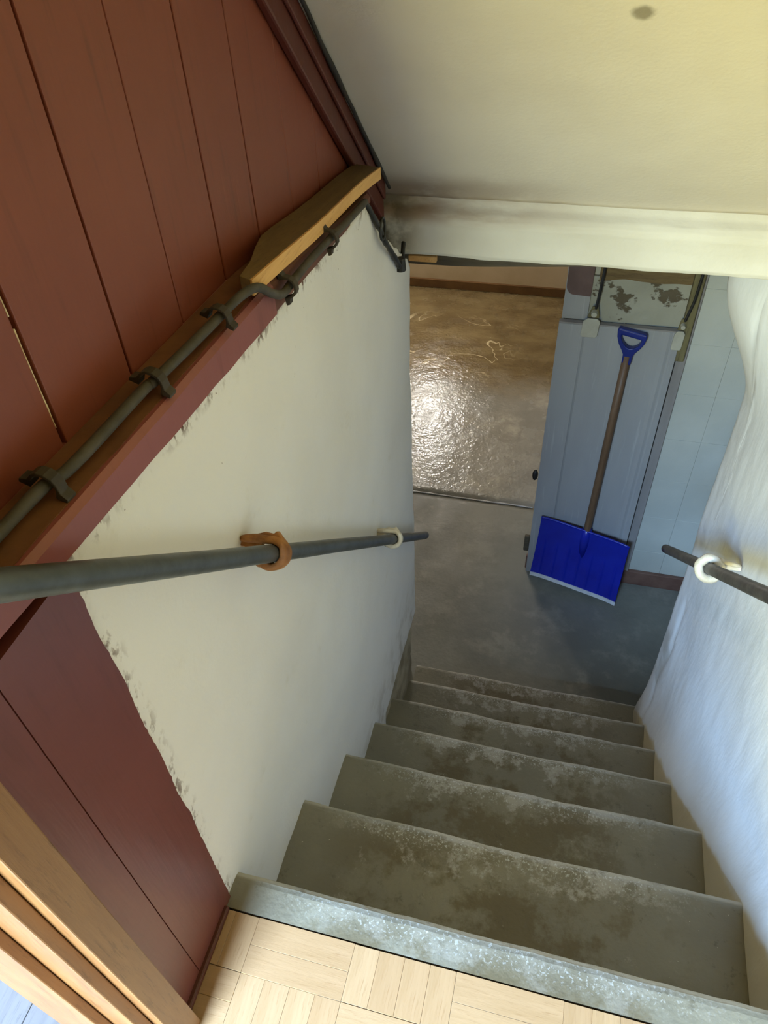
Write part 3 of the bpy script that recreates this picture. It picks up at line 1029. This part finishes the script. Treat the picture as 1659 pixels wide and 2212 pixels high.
bmesh.ops.create_cone(bm, cap_ends=True, segments=12, radius1=.013, radius2=.011, depth=.032, matrix=Matrix.Translation((.008, 1.205, .516)))
add('gland', bm, 'black', cb, bevel=.003)
def clip(p, d, nrm, s=1.0):
    """saddle clip: a base block with two flared ears and a strap over the cable"""
    d = Vector(d).normalized(); nrm = Vector(nrm); nrm = (nrm - d * nrm.dot(d)).normalized()
    sd = d.cross(nrm)
    p = Vector(p)
    bm = bmesh.new()
    out = [(-.0235, -.0075), (-.0235, -.003), (-.0165, .0), (-.0125, .008), (-.0075, .0125), (0, .0142), (.0075, .0125), (.0125, .008), (.0165, 0), (.0235, -.003), (.0235, -.0075)]
    inn = [(-.012, -.0075), (-.0122, -.003), (-.0118, .001), (-.0095, .0065), (-.0055, .0098), (0, .0108), (.0055, .0098), (.0095, .0065), (.0118, .001), (.0122, -.003), (.012, -.0075)]
    def mk(l, q): return [bm.verts.new(p + sd * a * s + nrm * b * s + d * q * .006 * s) for a, b in l]
    A, B, A2, B2 = mk(out, -1), mk(out, 1), mk(inn, -1), mk(inn, 1)
    for i in range(len(out) - 1):
        bm.faces.new((A[i], A[i+1], B[i+1], B[i]))
        bm.faces.new((A2[i], B2[i], B2[i+1], A2[i+1]))
        bm.faces.new((A[i], A2[i], A2[i+1], A[i+1]))
        bm.faces.new((B[i], B[i+1], B2[i+1], B2[i]))
    for e in (0, -1):
        bm.faces.new((A[e], B[e], B2[e], A2[e]))
    add('clip', bm, 'clip', cb, bevel=.0012)
clip((-.025, .005, .8585), (.05, 1, -.03), (.35, 0, 1), 1.05)
clip((-.014, .185, .8515), (.05, 1, -.03), (.35, 0, 1), 1.05)
clip((-.004, .338, .8475), (.1, 1, .0), (.35, 0, 1), 1.0)
clip((.0145, .515, .8000), (0, 1, -.1), (1, 0, .25), 1.05)
clip((.013, .715, .7845), (0, 1, -.1), (1, 0, .25), 1.05)

# offcut of fresh wood lying on the ledge
def oc(y, x):
    return ledge(y)
bm = bmesh.new()
rows = []
for i in range(13):
    t = i / 12
    y = .42 + .655 * t
    zt = .856 - .080 * t + .002 * math.sin(9 * t)
    x1 = .004 - .004 * t + .003 * math.sin(7 * t)
    x0 = PB + .010 + .040 * sstep(.30, 0, t)
    th = .023
    rows.append([bm.verts.new(q) for q in ((x0, y, zt - th), (x1, y, zt - th), (x1, y, zt), (x0, y, zt + .004))])
for i in range(12):
    for s in range(4):
        bm.faces.new((rows[i][s], rows[i][(s+1) % 4], rows[i+1][(s+1) % 4], rows[i+1][s]))
bm.faces.new(rows[0][::-1]); bm.faces.new(rows[-1])
oc_ = thing('wood_offcut', (-.03, .75, .80), 'long pale wood offcut lying on the red ledge under the sloping ceiling', 'wood offcut')
add('board', bm, 'old_wood_shaded', oc_, bevel=.001)  # olive tone holds both weathering and the shade on the top face
bm = bmesh.new()
rows = []
for i in range(13):
    t = i / 12
    y = .42 + .655 * t
    zt = .856 - .080 * t + .002 * math.sin(9 * t)
    x1 = .0042 - .004 * t + .003 * math.sin(7 * t)
    rows.append([bm.verts.new(q) for q in ((x1, y, zt - .0225), (x1 + .003, y, zt - .0225), (x1 + .003, y, zt - .0005), (x1, y, zt - .0005))])
for i in range(12):
    for s in range(4):
        bm.faces.new((rows[i][s], rows[i][(s+1) % 4], rows[i+1][(s+1) % 4], rows[i+1][s]))
bm.faces.new(rows[0][::-1]); bm.faces.new(rows[-1])
tag(add('cut_edge', bm, 'new_wood', oc_), 'fresh yellow sawn edge')

# ------------------------------------------------------------------ basement lamp on the far wall (out of view, seen as glare on the floor)
lamp = thing('unseen_bulkhead_lamp', (-.84, 5.6, -.45), 'unseen round bulkhead lamp high on the far basement wall', 'lamp')
bm = bmesh.new()
bmesh.ops.create_cone(bm, cap_ends=True, segments=28, radius1=.12, radius2=.11, depth=.04, matrix=Matrix.Translation((-.84, 5.638, -.45)) @ Matrix.Rotation(math.radians(90), 4, 'X'))
add('base', bm, 'hinge_white', lamp)
em = NB('lamp glass')
em.b.inputs['Emission Color'].default_value = (1, .97, .92, 1)
em.b.inputs['Emission Strength'].default_value = 150.0
MAT['lamp_glass'] = em.out((.9, .88, .82, 1), .4)
bm = bmesh.new()
bmesh.ops.create_uvsphere(bm, u_segments=24, v_segments=12, radius=.10)
bmesh.ops.transform(bm, matrix=Matrix.Translation((-.84, 5.60, -.45)) @ Matrix.Diagonal((1, .5, 1, 1)), verts=bm.verts)
add('globe', bm, 'lamp_glass', lamp, smooth=True)

# unseen bulb added on the basement ceiling as fill light
bl = thing('fill_bulb', (-.85, 4.5, .46), 'bare bulb added out of view as fill for the basement room', 'lamp')
bm = bmesh.new()
bmesh.ops.create_cone(bm, cap_ends=True, segments=16, radius1=.03, radius2=.045, depth=.06, matrix=Matrix.Translation((-.85, 4.5, .43)))
add('socket', bm, 'hinge_white', bl, bevel=.004)
bm = bmesh.new()
bmesh.ops.create_uvsphere(bm, u_segments=16, v_segments=10, radius=.032, matrix=Matrix.Translation((-.85, 4.5, .37)))
add('fill_bulb_globe', bm, 'white_iron', bl, smooth=True)
ld = bpy.data.lights.new('fill_light', 'POINT')
ld.energy = 27.0
ld.color = (1.0, .94, .85)
ld.shadow_soft_size = .04
lo_ = bpy.data.objects.new('fill_light', ld)
COL.objects.link(lo_)
lo_.location = (-.85, 4.5, .29)
